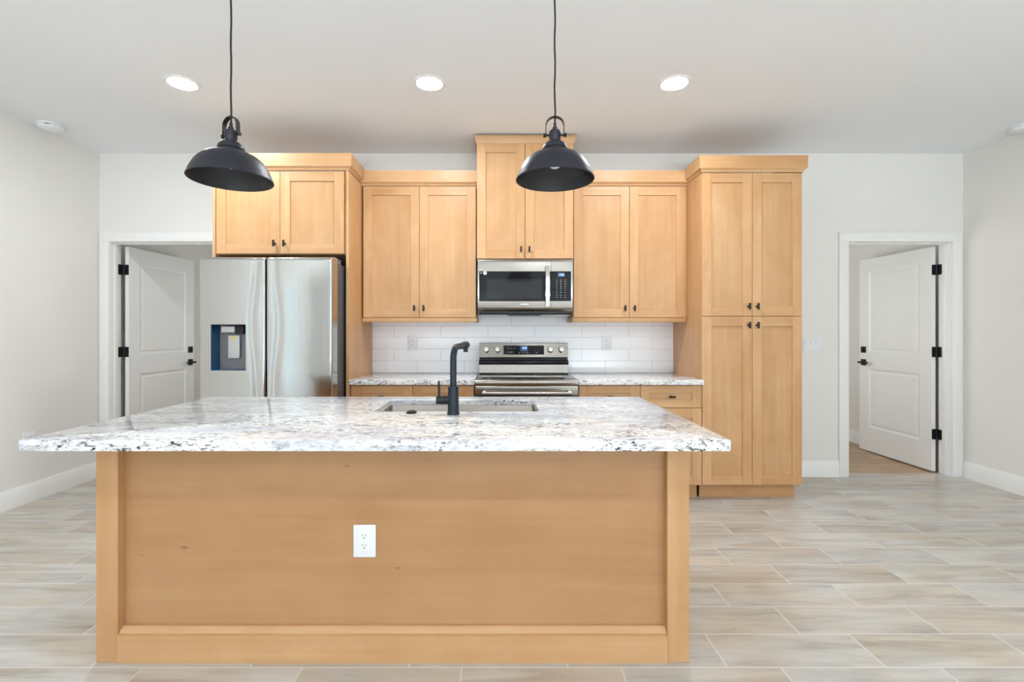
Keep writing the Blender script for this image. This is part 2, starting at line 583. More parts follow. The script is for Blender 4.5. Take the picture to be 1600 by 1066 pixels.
struct('wall_side', MB().box(2.0, 2.1, WB, YF, 0, ZC), 'wall', 'partition of the room beyond the right doorway', 'wall')
struct('wall_end', MB().box(XL, XR, YF, YF + 0.1, 0, ZC), 'wall', 'end wall of the rooms beyond the doorways', 'wall')


def window(name, axis, a0, a1, z0, z1, pos, label, bars):
    f, p = MB(), MB()
    w = 0.06
    def bx(m, u0, u1, h0, h1, d0, d1):
        if axis == 'X': m.box(u0, u1, pos + d0, pos + d1, h0, h1)
        else: m.box(pos + d0, pos + d1, u0, u1, h0, h1)
    bx(f, a0, a0 + w, z0, z1, -0.09, -0.03); bx(f, a1 - w, a1, z0, z1, -0.09, -0.03)
    bx(f, a0 + w, a1 - w, z0, z0 + w, -0.09, -0.03); bx(f, a0 + w, a1 - w, z1 - w, z1, -0.09, -0.03)
    for b in bars: bx(f, b - w / 2, b + w / 2, z0 + w, z1 - w, -0.09, -0.03)
    bx(p, a0 + w, a1 - w, z0 + w, z1 - w, -0.063, -0.057)
    o = tag(f.build(name, 'trim'), label, 'window', None, 'structure')
    p.build('pane', 'glass', o)
    return o


window('window_1', 'Y', WLY0, WLY1, 0.15, WLZ1, XL, 'tall glazed side window in the left wall behind the camera', [])
window('window_2', 'X', BW[0][0], BW[0][1], BZ0, BZ1, YB, 'wide window in the wall opposite the kitchen, on the fridge side', [-1.1])
window('window_3', 'X', BW[1][0], BW[1][1], BZ0, BZ1, YB, 'wide window in the wall opposite the kitchen, on the pantry side', [2.0])

# baseboards
def board_prof(h=0.14, t=0.016): return [(0, 0), (t, 0), (t, h - 0.022), (t * 0.55, h - 0.008), (t * 0.45, h), (0, h)]
CW = 0.088                                # casing width
def base(name, path, label):
    return struct(name, MB().sweep(path, board_prof(), 0.0), 'trim', label, 'baseboard')
base('baseboard_left', [(XL, WLY1 + 0.05), (XL, WALL_Y)], 'white baseboard along the left wall')
base('baseboard_right', [(XR, WALL_Y), (XR, YB)], 'white baseboard along the right wall')
base('baseboard_back', [(2.262, WALL_Y), (DR0 - CW - 0.002, WALL_Y)], 'short white baseboard between pantry cabinet and right doorway')
base('baseboard_beyond', [(XR, YF), (XR, WB)], 'white baseboard seen through the right doorway')
base('baseboard_beyond', [(XL, WB), (XL, YF)], 'white baseboard of the room beyond the left doorway')


def casing(name, x0, x1, label):
    m = MB()
    y0 = WALL_Y - 0.017
    for a, b in ((x0 - CW, x0 - 0.004), (x1 + 0.004, x1 + CW)):
        m.box(a, b, y0, WALL_Y, 0, DH + 0.004, 0.003)
    m.box(x0 - CW, x1 + CW, y0, WALL_Y, DH + 0.004, DH + CW, 0.003)
    # jamb lining with a stop strip
    m.box(x0 - JT + 0.001, x0, WALL_Y, WB, 0, DH, 0).box(x1, x1 + JT - 0.001, WALL_Y, WB, 0, DH, 0).box(x0 - JT + 0.001, x1 + JT - 0.001, WALL_Y, WB, DH, DH + JT - 0.001)
    m.box(x0, x0 + 0.011, WALL_Y + 0.035, WALL_Y + 0.072, 0, DH - 0.011, 0.002)
    m.box(x1 - 0.011, x1, WALL_Y + 0.035, WALL_Y + 0.072, 0, DH - 0.011, 0.002)
    m.box(x0, x1, WALL_Y + 0.035, WALL_Y + 0.072, DH - 0.011, DH, 0.002)
    return struct(name, m, 'trim', label, 'door frame')


casing('trim_1', DL0, DL1, 'white casing and jamb of the left doorway beside the refrigerator')
casing('trim_2', DR0, DR1, 'white casing and jamb of the right doorway beside the pantry')


def leaf(name, hx, sgn, ang, label):
    """two-panel door leaf, local x runs from the hinge edge, front face is local -y"""
    W, H, T = 0.86, 2.03, 0.035
    root = thing(name, label, 'door', (hx, WB + 0.012, 0.012), None, True, sgn * math.radians(ang), 'structure')
    m = MB()
    bm = m.bm
    holes = [(0.125, 0.735, 0.25, 0.875), (0.125, 0.735, 1.045, 1.895)]
    prof = [(0.0, 0.0), (0.010, 0.0045), (0.022, 0.009), (0.030, 0.009), (0.042, 0.004)]
    X = lambda u: u * sgn
    for yf, s in ((0.0, 1), (T, -1)):
        def Q(a, b, c, d, dep=0.0):
            vs = [bm.verts.new((X(p[0]), yf + s * dep, p[1])) for p in (a, b, c, d)]
            bm.faces.new(vs)
        z = 0.0
        Q((0, 0), (holes[0][0], 0), (holes[0][0], H), (0, H))
        Q((holes[0][1], 0), (W, 0), (W, H), (holes[0][1], H))
        for h in holes:
            Q((h[0], z), (h[1], z), (h[1], h[2]), (h[0], h[2]))
            z = h[3]
        Q((holes[0][0], z), (holes[0][1], z), (holes[0][1], H), (holes[0][0], H))
        for h in holes:
            rings = []
            for i, d in prof:
                rings.append([bm.verts.new((X(a), yf + s * d, b)) for a, b in ((h[0] + i, h[2] + i), (h[1] - i, h[2] + i), (h[1] - i, h[3] - i), (h[0] + i, h[3] - i))])
            for A, B in zip(rings, rings[1:]):
                for k in range(4): bm.faces.new((A[k], A[(k + 1) % 4], B[(k + 1) % 4], B[k]))
            bm.faces.new(rings[-1])
    for a, b in (((0, 0), (0, H)), ((W, 0), (W, H)), ((0, 0), (W, 0)), ((0, H), (W, H))):
        bm.faces.new([bm.verts.new((X(p[0]), y, p[1])) for p, y in ((a, 0), (b, 0), (b, T), (a, T))])
    bmesh.ops.remove_doubles(bm, verts=bm.verts, dist=1e-5)
    m.build('door_leaf', 'door', root, smooth=12)
    for zc in (0.346, 1.09, 1.833):
        h = MB()
        # leaf plate on the hinge edge, knuckle at the pin, plate on the jamb
        h.box(-0.0025 if sgn > 0 else 0.0, 0.0 if sgn > 0 else 0.0025, 0.0015, T - 0.001, zc - 0.058, zc + 0.034)
        h.cyl((X(-0.006), T + 0.004, zc - 0.058), (X(-0.006), T + 0.004, zc + 0.034), 0.008, n=14)
        c = h.build('hinge', 'black', root)
    bz, lz, bxp = 1.07, 0.935, W - 0.062
    d = MB()
    a, b = sorted((X(bxp - 0.032), X(bxp + 0.032)))
    d.box(a, b, -0.009, 0.0, bz - 0.033, bz + 0.033, 0.002)
    d.lathe([(0, -0.022), (0.014, -0.022), (0.016, -0.018), (0.016, -0.008)], X(bxp), bz, 20, 0, 'Y')
    d.build('deadbolt', 'black', root)
    l = MB()
    l.box(a, b, -0.009, 0.0, lz - 0.033, lz + 0.033, 0.002)
    l.lathe([(0, -0.05), (0.011, -0.05), (0.011, -0.008)], X(bxp), lz, 16, 0, 'Y')
    u, v = sorted((X(bxp + 0.014), X(bxp - 0.115)))
    l.box(u, v, -0.060, -0.044, lz - 0.010, lz + 0.010, 0.003)
    l.build('lever_handle', 'black', root)
    l2 = MB()
    l2.box(a, b, T, T + 0.009, lz - 0.033, lz + 0.033, 0.002)
    l2.lathe([(0.011, T + 0.006), (0.011, T + 0.05), (0, T + 0.05)], X(bxp), lz, 16, 0, 'Y')
    u, v = sorted((X(bxp + 0.014), X(bxp - 0.115)))
    l2.box(u, v, T + 0.044, T + 0.060, lz - 0.010, lz + 0.010, 0.003)
    l2.build('lever_handle', 'black', root)
    return root


leaf('door_1', DL0 + 0.063, 1, 88.0, 'white two-panel door standing open in the left doorway beside the fridge')
leaf('door_2', DR1 - 0.052, -1, 89.8, 'white two-panel door standing open in the right doorway')
for nm, x, s in (('trim_1', DL0, 1), ('trim_2', DR1, -1)):
    tr = C.objects[nm]
    for zc in (0.346, 1.09, 1.833):
        a, b = sorted((x, x + s * 0.003))
        MB().box(a, b, WB - 0.034, WB + 0.004, zc - 0.046, zc + 0.046).box(*sorted((x + s * 0.0, x + s * 0.036)), WB + 0.003, WB + 0.008, zc - 0.046, zc + 0.046).build('hinge_plate', 'black', tr)

# ------------------------------------------------------------------ cabinets
DT = 0.020    # door thickness
ST = 0.071    # stile and rail width


def shaker(parent, name, x0, x1, z0, z1, yf, st=ST, rail=None, grain='Z'):
    """framed front whose visible face stands at yf; frame pieces are separate boards so that their grain differs"""
    rail = rail or st
    m = MB()
    y1 = yf + DT
    m.box(x0, x0 + st, yf, y1, z0, z1, 0.0012, 1, 0).box(x1 - st, x1, yf, y1, z0, z1, 0.0012, 1, 0)
    m.box(x0 + st, x1 - st, yf, y1, z0, z0 + rail, 0.0012, 1, 1).box(x0 + st, x1 - st, yf, y1, z1 - rail, z1, 0.0012, 1, 1)
    m.box(x0 + st - 0.004, x1 - st + 0.004, yf + 0.009, y1 - 0.003, z0 + rail - 0.004, z1 - rail + 0.004, 0, 1, 0 if grain == 'Z' else 1)
    return m.build(name, ['woodz', 'woodx'], parent)


def knob(parent, x, z, yf, horizontal=False):
    m = MB()
    m.cyl((x, yf, z), (x, yf - 0.024, z), 0.0045, n=12)
    m.lathe([(0.008, 0), (0.006, -0.004), (0.0045, -0.006)], x, z, 14, 0, 'Y', yf)
    if horizontal: m.box(x - 0.024, x + 0.024, yf - 0.034, yf - 0.022, z - 0.007, z + 0.007, 0.002)
    else: m.box(x - 0.007, x + 0.007, yf - 0.034, yf - 0.022, z - 0.024, z + 0.024, 0.002)
    return m.build('knob', 'bronze', parent)


CROWN = [(-0.012, 0.0), (0.004, 0.0), (0.007, 0.010), (0.013, 0.018), (0.020, 0.022), (0.023, 0.026), (0.026, 0.118), (-0.012, 0.118)]


def crown(parent, path, z0, prof=CROWN):
    return MB().sweep(path, prof, z0).build('crown_molding', 'woodx', parent)


def carcass(parent, x0, x1, y0, z0, z1, name='carcass', y1=WALL_Y - 0.001, toe=None):
    m = MB()
    m.box(x0, x1, y0, y1, z0, z1, 0.001, 1)
    return m.build(name, 'woodz', parent)


G = 0.0016
# --- cabinet over the fridge, with its two end panels
FY = 3.514
over = thing('wall_cabinet', 'maple double-door cabinet directly above the stainless refrigerator', 'cabinet', (-1.64, FY + 0.3, 1.849), 'maple wall cabinets')
carcass(over, -2.122, -1.157, FY + DT + 0.001, 1.849, 2.470)
d = shaker(over, 'door', -2.119, -1.645 - G, 1.852, 2.462, FY); knob(d, -1.645 - 0.037, 1.925, FY)
d = shaker(over, 'door', -1.645 + G, -1.172, 1.852, 2.462, FY); knob(d, -1.645 + 0.037, 1.925, FY)
m = MB().sweep([(-2.146, WALL_Y - 0.002), (-2.146, FY - 0.002), (-1.133, FY - 0.002), (-1.133, 3.8072)], CROWN, 2.470)
m.build('crown_molding', 'woodx', over)
ep = MB().box(-1.155, -1.135, FY - 0.002, WALL_Y - 0.001, 0.0, 2.469, 0.001, 1)
tag(ep.build('end_panel', 'woodz'), 'tall maple end panel between refrigerator and back counter', 'panel', 'fridge end panels')
ep = MB().box(-2.144, -2.124, FY - 0.002, WALL_Y - 0.001, 0.0, 2.469, 0.001, 1)
tag(ep.build('end_panel', 'woodz'), 'tall maple end panel behind the left edge of the refrigerator', 'panel', 'fridge end panels')

# --- wall cabinets left and right of the microwave
UY = 3.83
def upper(x0, x1, label, cx0, cx1, side):
    r = thing('wall_cabinet', label, 'cabinet', ((x0 + x1) / 2, UY + 0.16, 1.352), 'maple wall cabinets')
    carcass(r, x0, x1, UY + DT + 0.001, 1.384, 2.452)
    xm = (x0 + x1) / 2
    d = shaker(r, 'door', x0 + 0.006, xm - G, 1.388, 2.448, UY); knob(d, xm - 0.038, 1.462, UY)
    d = shaker(r, 'door', xm + G, x1 - 0.003, 1.388, 2.448, UY); knob(d, xm + 0.038, 1.462, UY)
    crown(r, [(cx0, UY + 0.004), (cx1, UY + 0.004)], 2.453)
    l = MB()
    l.box(x0 - 0.006 * (side < 0), x1 + 0.006 * (side > 0), UY - 0.006, UY + 0.014, 1.351, 1.383, 0.002)
    if side > 0: l.box(x1 - 0.014, x1 + 0.006, UY + 0.014, WALL_Y - 0.014, 1.351, 1.383, 0.002)
    else: l.box(x0 - 0.006, x0 + 0.014, UY + 0.014, WALL_Y - 0.014, 1.351, 1.383, 0.002)
    l.build('light_rail', 'woodx', r)
    return r

upper(-1.127, -0.207, 'maple double-door wall cabinet left of the microwave', -1.134, -0.1995, 1)
upper(0.577, 1.487, 'maple double-door wall cabinet between microwave and pantry', 0.5695, 1.5005, -1)
tag(MB().box(1.4885, 1.5005, UY + 0.012, WALL_Y - 0.001, 1.384, 2.45).build('filler_strip', 'woodz'), 'narrow maple filler strip between wall cabinet and pantry', 'filler')

# --- taller cabinet above the microwave
HY = 3.75
hood = thing('wall_cabinet', 'tall maple double-door cabinet directly above the microwave', 'cabinet', (0.185, HY + 0.2, 1.85), 'maple wall cabinets')
carcass(hood, -0.198, 0.568, HY + DT + 0.001, 1.850, 2.766)
d = shaker(hood, 'door', -0.196, 0.185 - G, 1.853, 2.764, HY); knob(d, 0.185 - 0.033, 1.922, HY)
d = shaker(hood, 'door', 0.185 + G, 0.566, 1.853, 2.764, HY); knob(d, 0.185 + 0.033, 1.922, HY)
CR2 = [(-0.012, 0.0), (0.004, 0.0), (0.006, 0.006), (0.016, 0.046), (0.019, 0.050), (0.019, 0.060), (-0.012, 0.060)]
MB().sweep([(-0.198, WALL_Y - 0.002), (-0.198, HY), (0.568, HY), (0.568, WALL_Y - 0.002)], CR2, 2.762).build('crown_molding', 'woodx', hood)

# --- pantry
PY = 3.555
PX0, PX1 = 1.502, 2.256
pan = thing('pantry_cabinet', 'tall four-door maple pantry cabinet right of the back counter', 'cabinet', ((PX0 + PX1) / 2, PY + 0.3, 0))
c = MB().box(PX0, PX1, PY + DT + 0.001, WALL_Y - 0.001, 0.12, 2.470, 0.001, 1)
c.build('carcass', 'woodz', pan)
MB().box(PX0 + 0.02, PX1 - 0.018, PY + 0.095, PY + 0.115, 0.0, 0.1195).box(PX1 - 0.018, PX1, PY + 0.095, WALL_Y - 0.02, 0, 0.1195).build('toe_kick', 'woodx', pan)
xm = (PX0 + PX1) / 2 + 0.002
for (a, b, kx) in ((PX0 + 0.002, xm - G, xm - 0.032), (xm + G, PX1 - 0.002, xm + 0.032)):
    d = shaker(pan, 'door', a, b, 1.390, 2.464, PY); knob(d, kx, 1.462, PY)
    d = shaker(pan, 'door', a, b, 0.122, 1.386, PY); knob(d, kx, 1.321, PY)
MB().sweep([(PX0 - 0.001, 3.8072), (PX0 - 0.001, PY - 0.002), (PX1 + 0.002, PY - 0.002), (PX1 + 0.002, WALL_Y - 0.002)], CROWN, 2.470).build('crown_molding', 'woodx', pan)

# --- base cabinets and their counters
BY = 3.545
def base_cab(x0, x1, label):
    r = thing('base_cabinet', label, 'cabinet', ((x0 + x1) / 2, BY + 0.3, 0), 'maple base cabinets')
    carcass(r, x0, x1, BY + DT + 0.001, 0.12, 0.8755)
    MB().box(x0, x1, BY + 0.10, BY + 0.12, 0, 0.1195).build('toe_kick', 'woodx', r)
    xm = (x0 + x1) / 2
    for a, b, k in ((x0 + 0.004, xm - G, 1), (xm + G, x1 - 0.004, -1)):
        d = shaker(r, 'drawer', a, b, 0.703, 0.870, BY, ST, 0.058, 'X'); knob(d, (a + b) / 2, 0.787, BY, True)
        d = shaker(r, 'door', a, b, 0.123, 0.699, BY); knob(d, (b - 0.035) if k > 0 else (a + 0.035), 0.63, BY)
    return r

base_cab(-1.133, -0.205, 'maple base cabinet with drawers left of the range')
base_cab(0.574, 1.5, 'maple base cabinet with drawers between range and pantry')


def slab(x0, x1, y0, y1, label):
    m = MB().box(x0, x1, y0, y1, 0.8762, 0.914, 0.004, 3)
    return tag(m.build('countertop', 'granite'), label, 'countertop', 'back counters')

slab(-1.1335, -0.2015, 3.512, WALL_Y - 0.013, 'white speckled granite counter left of the range')
slab(0.5715, 1.5005, 3.512, WALL_Y - 0.013, 'white speckled granite counter right of the range')
bs = MB().box(-1.134, 1.501, WALL_Y - 0.0115, WALL_Y - 0.0005, 0.9, 1.45)
tag(bs.build('tile_backsplash', 'tile'), 'glossy white subway tile backsplash behind range and counters', 'backsplash')

# ------------------------------------------------------------------ island
IX0, IX1, IY0, IY1 = -1.558, 0.720, 1.818, 2.57
isl = thing('kitchen_island', 'long maple kitchen island with recessed panel front', 'kitchen island', ((IX0 + IX1) / 2, 2.2, 0))
PW = 0.084
MB().box(IX0, IX0 + PW, IY0, IY0 + 0.09, 0, 0.8755, 0.0015, 1).build('corner_post', 'woodz', isl)
MB().box(IX1 - PW, IX1, IY0, IY0 + 0.09, 0, 0.8755, 0.0015, 1).build('corner_post', 'woodz', isl)
MB().box(IX0 + PW + 0.0005, IX1 - PW - 0.0005, IY0 + 0.034, IY0 + 0.052, 0.0, 0.8755).build('front_panel', 'islandp', isl)
bbp = [(IY0 - 0.004, 0.0), (IY0 + 0.033, 0.0), (IY0 + 0.033, 0.128), (IY0 + 0.022, 0.128), (IY0 + 0.009, 0.117), (IY0 + 0.006, 0.108), (IY0 - 0.004, 0.106)]
MB().prism(bbp, IX0 + PW + 0.0005, IX1 - PW - 0.0005, 'X').build('base_board', 'woodx', isl)
MB().box(IX0 + 0.002, IX0 + 0.02, IY0 + 0.0905, IY1, 0, 0.8755).build('side_panel', 'woodz', isl)
MB().box(IX1 - 0.02, IX1 - 0.002, IY0 + 0.0905, IY1, 0, 0.8755).build('side_panel', 'woodz', isl)
MB().box(IX0 + 0.0205, IX1 - 0.0205, IY0 + 0.08, IY1 - 0.022, 0.10, 0.118).box(IX0 + 0.0205, IX1 - 0.0205, IY1 - 0.09, IY1 - 0.075, 0, 0.0995).box(
    IX0 + 0.0205, IX1 - 0.0205, IY1 - 0.04, IY1 - 0.0215, 0.1185, 0.8755).build('carcass', 'woodx', isl)
n = 5
for i in range(n):
    a = IX0 + 0.022 + i * (IX1 - IX0 - 0.044) / n
    b = a + (IX1 - IX0 - 0.044) / n
    o = MB()
    o.box(a + G, a + ST, IY1 - 0.0205, IY1 - 0.0005, 0.122, 0.87, 0.001, 1).box(b - ST, b - G, IY1 - 0.0205, IY1 - 0.0005, 0.122, 0.87, 0.001, 1)
    o.box(a + ST, b - ST, IY1 - 0.0205, IY1 - 0.0005, 0.122, 0.122 + ST, 0.001, 1, 1).box(a + ST, b - ST, IY1 - 0.0205, IY1 - 0.0005, 0.87 - ST, 0.87, 0.001, 1, 1)
    o.box(a + ST, b - ST, IY1 - 0.018, IY1 - 0.010, 0.122 + ST, 0.87 - ST)
    d = o.build('door', ['woodz', 'woodx'], isl)
    m = MB(); kx = (b - 0.04) if i % 2 == 0 else (a + 0.04)
    m.cyl((kx, IY1, 0.78), (kx, IY1 + 0.024, 0.78), 0.0045, n=12).box(kx - 0.007, kx + 0.007, IY1 + 0.022, IY1 + 0.034, 0.756, 0.804, 0.002)
    m.build('knob', 'bronze', d)

# granite top with sink cut-out
TX0, TX1, TY0, TY1 = -1.595, 0.757, 1.559, 2.610
SX0, SX1, SY0, SY1 = -0.578, 0.168, 2.125, 2.485
ZB, ZT = 0.8762, 0.914


def rounded(x0, x1, y0, y1, r, k=5):
    pts = []
    for cx, cy, a in ((x1 - r, y0 + r, -PI / 2), (x1 - r, y1 - r, 0), (x0 + r, y1 - r, PI / 2), (x0 + r, y0 + r, PI)):
        for i in range(k): pts.append((cx + r * math.cos(a + PI / 2 * i / (k - 1)), cy + r * math.sin(a + PI / 2 * i / (k - 1))))
    return pts


ct = MB()
bm = ct.bm
def loop(pts, z): return [bm.verts.new((x, y, z)) for x, y in pts]
e = 0.004
outer = lambda i: rounded(TX0 + i, TX1 - i, TY0 + i, TY1 - i, 0.008, 5)
inner = lambda i: rounded(SX0 - i, SX1 + i, SY0 - i, SY1 + i, 0.022, 5)
OL = [loop(outer(e), ZT), loop(outer(e * 0.3), ZT - e * 0.3), loop(outer(0), ZT - e), loop(outer(0), ZB + e), loop(outer(e * 0.3), ZB + e * 0.3), loop(outer(e), ZB)]
IL = [loop(inner(e * 0.6), ZT), loop(inner(0), ZT - e * 0.6), loop(inner(0), ZT - 0.027), loop(inner(0.03), ZT - 0.027), loop(inner(0.03), ZB)]
def band(A, B):
    for i in range(len(A)):
        j = (i + 1) % len(A)
        bm.faces.new((A[i], A[j], B[j], B[i]))
for A, B in zip(OL, OL[1:]): band(A, B)
for A, B in zip(IL, IL[1:]): band(A, B)
band(OL[0], IL[0])
band(OL[-1], IL[-1])
tag(ct.build('island_countertop', 'granite'), 'white speckled granite slab topping the island', 'countertop')

sink = thing('kitchen_sink', 'undermount stainless steel sink set into the island granite', 'sink', (-0.205, 2.305, 0.65))
sk = MB()
bm = sk.bm
q = lambda i, r: rounded(SX0 - i, SX1 + i, SY0 - i, SY1 + i, r, 5)
ZS = ZT - 0.0275
L = [loop(q(0.024, 0.03), ZS), loop(q(0.004, 0.024), ZS), loop(q(0.002, 0.024), ZS - 0.005), loop(q(-0.004, 0.024), 0.67), loop(q(-0.02, 0.03), 0.655), loop(q(-0.05, 0.03), 0.65)]
for A, B in zip(L, L[1:]): band(A, B)
bm.faces.new(L[-1])
L2 = [loop(q(0.024, 0.03), ZS - 0.002), loop(q(0.006, 0.024), ZS - 0.003), loop(q(-0.001, 0.024), 0.668), loop(q(-0.02, 0.03), 0.652), loop(q(-0.05, 0.03), 0.647)]
band(L[0], L2[0])
for A, B in zip(L2, L2[1:]): band(A, B)
bm.faces.new(L2[-1])
sk.build('basin', 'sink', sink)
MB().lathe([(0, 0.6515), (0.030, 0.6515), (0.043, 0.6535), (0.045, 0.6505)], -0.205, 2.33, 28).build('drain', 'chrome', sink)

# faucet
fx, fy = -0.21, 2.052
fau = thing('kitchen_faucet', 'tall matte black single-lever faucet on the island beside the sink', 'faucet', (fx, fy, 0.9145))
m = MB()
m.lathe([(0, 0.9145), (0.0275, 0.9145), (0.0275, 0.920), (0.0255, 0.923), (0.0240, 0.935), (0.0230, 1.030), (0.0215, 1.034), (0.0, 1.034)], fx, fy, 36)
m.build('base', 'faucet', fau)
pts = [(fx, fy, 1.034), (fx, fy, 1.10), (fx, fy, 1.150)]
dv = Vector((0.040, 0.205, 0)).normalized()
R = 0.055
for i in range(1, 9):
    a = PI / 2 * i / 8
    pts.append((fx + dv.x * R * (1 - math.cos(a)), fy + dv.y * R * (1 - math.cos(a)), 1.150 + R * math.sin(a)))
pts.append((fx + dv.x * 0.15, fy + dv.y * 0.15, 1.207))
m = MB().tube(pts, 0.0142, 24)
m.build('spout', 'faucet', fau)
m = MB()
p0 = Vector((fx, fy, 1.207)) + dv * 0.148
p1 = Vector((fx, fy, 1.209)) + dv * 0.222
m.tube([p0, p0 + dv * 0.004, p1 - dv * 0.006, p1], [0.0145, 0.0165, 0.0168, 0.012], 24)
pc = p1 - dv * 0.02
m.cyl((pc.x, pc.y, pc.z - 0.010), (pc.x, pc.y, pc.z - 0.034), 0.0115, 0.0105, 20)
m.build('spray_head', 'faucet', fau)
m = MB()
m.lathe([(0, -0.283), (0.018, -0.283), (0.0195, -0.281), (0.0195, -0.230), (0.017, -0.226)], fy, 0.976, 28, 0, 'X')
m.cyl((-0.271, fy, 0.985), (-0.273, fy, 1.058), 0.0052, 0.0046, 14)
m.build('lever_handle', 'black', fau)
m = MB().lathe([(0, 0.0115), (0.012, 0.0115), (0.013, 0.0095), (0.021, 0.008), (0.0225, 0.005), (0.0225, 0)], 0, 0, 32)
o = tag(m.build('counter_button', 'bronze'), 'small dark round button on the granite left of the faucet', 'button')
o.location = (-0.396, 2.078, 0.9145)


# ------------------------------------------------------------------ outlets and switches (local: front is -y)
def outlet(label, loc, rz=0.0):
    r = thing('electrical_outlet', label, 'outlet', loc, 'white duplex outlets', True, rz)
    m = MB().box(-0.044, 0.044, -0.006, 0, -0.0635, 0.0635, 0.003)
    m.build('cover_plate', 'plastic', r)
    for zc in (0.0195, -0.0195):
        b = MB()
        prof = [(0.0165 * math.cos(a) if abs(math.sin(a)) < 0.8 else 0.0165 * math.cos(a), zc + 0.0145 * math.sin(a)) for a in [2 * PI * i / 24 for i in range(24)]]
        b.prism(prof, -0.0078, -0.0055, 'Y')
        rc = b.build('receptacle', 'plastic', r)
        s = MB()
        s.box(-0.0075, -0.0052, -0.0082, -0.0077, zc + 0.0005, zc + 0.0085).box(0.0052, 0.0075, -0.0082, -0.0077, zc + 0.0015, zc + 0.0080)
        s.cyl((0, -0.0082, zc - 0.0065), (0, -0.0077, zc - 0.0065), 0.0026, n=12)
        s.build('socket_slots', 'slot', rc)
    s = MB().lathe([(0, -0.0075), (0.003, -0.0070), (0.0034, -0.006)], 0, 0, 14, 0, 'Y').build('screw', 'plastic', r)
    return r


out0 = outlet('white duplex outlet on the front panel of the island', (-0.535, IY0 + 0.0335, 0.4545))
for lab, loc, rz in (('white duplex outlet on the tile backsplash left of the range', (-0.781, WALL_Y - 0.012, 1.174), 0),
                     ('white duplex outlet on the tile backsplash right of the range', (0.916, WALL_Y - 0.012, 1.174), 0),
                     ('white wall outlet on the left wall, just above the granite corner', (XL + 0.0005, 3.535, 0.462), PI / 2)):
    dup(out0, loc, lab, rz)
sw = thing('light_switch', 'white triple rocker light switch between pantry and right doorway', 'light switch', (2.727, WALL_Y - 0.0005, 1.158), None, True)
MB().box(-0.083, 0.083, -0.006, 0, -0.058, 0.058, 0.003).build('cover_plate', 'plastic', sw)
for x in (-0.046, 0, 0.046):
    m = MB()
    m.prism([(-0.0062, -0.033), (-0.0105, 0.033), (-0.005, 0.033), (-0.005, -0.033)], x - 0.0165, x + 0.0165, 'X')
    m.build('rocker', 'plastic', sw)

# ------------------------------------------------------------------ refrigerator
RX0, RX1, RM0, RM1 = -2.094, -1.172, -1.6365, -1.6290
RY = 3.27
RZ = 1.790
fr = thing('refrigerator', 'stainless side-by-side refrigerator with ice dispenser beside the left doorway', 'refrigerator', ((RX0 + RX1) / 2, 3.7, 0))
MB().box(RX0 + 0.004, RX1 - 0.004, RY + 0.112, 4.10, 0.02, 1.762, 0.004).build('body', 'steeldk', fr)
MB().box(RX0 + 0.02, RX1 - 0.02, RY + 0.06, RY + 0.1105, 0.02, 0.10).build('kick_grille', 'black', fr)


def ridge(x, z, side):
    """hollow beside the inner edge where the pocket grip swings out towards mid-height"""
    return 0.0


def fridge_door(name, x0, x1, inner_side, hole=None):
    m = MB()
    bm = m.bm
    n = 56
    xs = {x0 + (x1 - x0) * (0.5 - 0.5 * math.cos(PI * i / n)) for i in range(n + 1)}
    zs = {0.11 + (RZ - 0.11) * i / 56 for i in range(57)} | {RZ - 0.004, RZ - 0.010, RZ - 0.018}
    if hole:
        xs |= {hole[0], hole[1]}
        zs |= {hole[2], hole[3]}
    xs, zs = sorted(xs), sorted(zs)
    W = x1 - x0
    def yy(x, z):
        t = (x - x0) / W
        y = RY + 0.003 * (2 * t - 1) ** 2                    # slight barrel of the sheet
        ed = min(x - x0, x1 - x)
        if ed < 0.014: y += 0.014 - math.sqrt(max(0, 0.014 ** 2 - (0.014 - ed) ** 2))
        # pressed finger channel near the meeting edge, leaning outwards at mid-height
        s = (x1 - x) if inner_side > 0 else (x - x0)
        c = 0.055 + 0.035 * math.exp(-((z - 1.33) / 0.26) ** 2)
        y += 0.0024 * math.exp(-((s - c) / 0.024) ** 2)
        if z > RZ - 0.018: y += 0.018 - math.sqrt(max(0, 0.018 ** 2 - (z - RZ + 0.018) ** 2))
        return y
    V = {}
    def v(i, j):
        if (i, j) not in V: V[(i, j)] = bm.verts.new((xs[i], yy(xs[i], zs[j]), zs[j]))
        return V[(i, j)]
    for i in range(len(xs) - 1):
        for j in range(len(zs) - 1):
            if hole and xs[i] >= hole[0] - 1e-6 and xs[i + 1] <= hole[1] + 1e-6 and zs[j] >= hole[2] - 1e-6 and zs[j + 1] <= hole[3] + 1e-6: continue
            bm.faces.new((v(i, j), v(i + 1, j), v(i + 1, j + 1), v(i, j + 1)))
    yb = RY + 0.106
    B = {}
    def b(i, j):
        if (i, j) not in B: B[(i, j)] = bm.verts.new((xs[i], yb, zs[j]))
        return B[(i, j)]
    I, J = len(xs) - 1, len(zs) - 1
    for i in range(I):
        bm.faces.new((v(i, 0), b(i, 0), b(i + 1, 0), v(i + 1, 0)))
        bm.faces.new((v(i, J), v(i + 1, J), b(i + 1, J), b(i, J)))
    for j in range(J):
        bm.faces.new((v(0, j), v(0, j + 1), b(0, j + 1), b(0, j)))
        bm.faces.new((v(I, j), b(I, j), b(I, j + 1), v(I, j + 1)))
    return m.build(name, 'steel', fr, smooth=40)


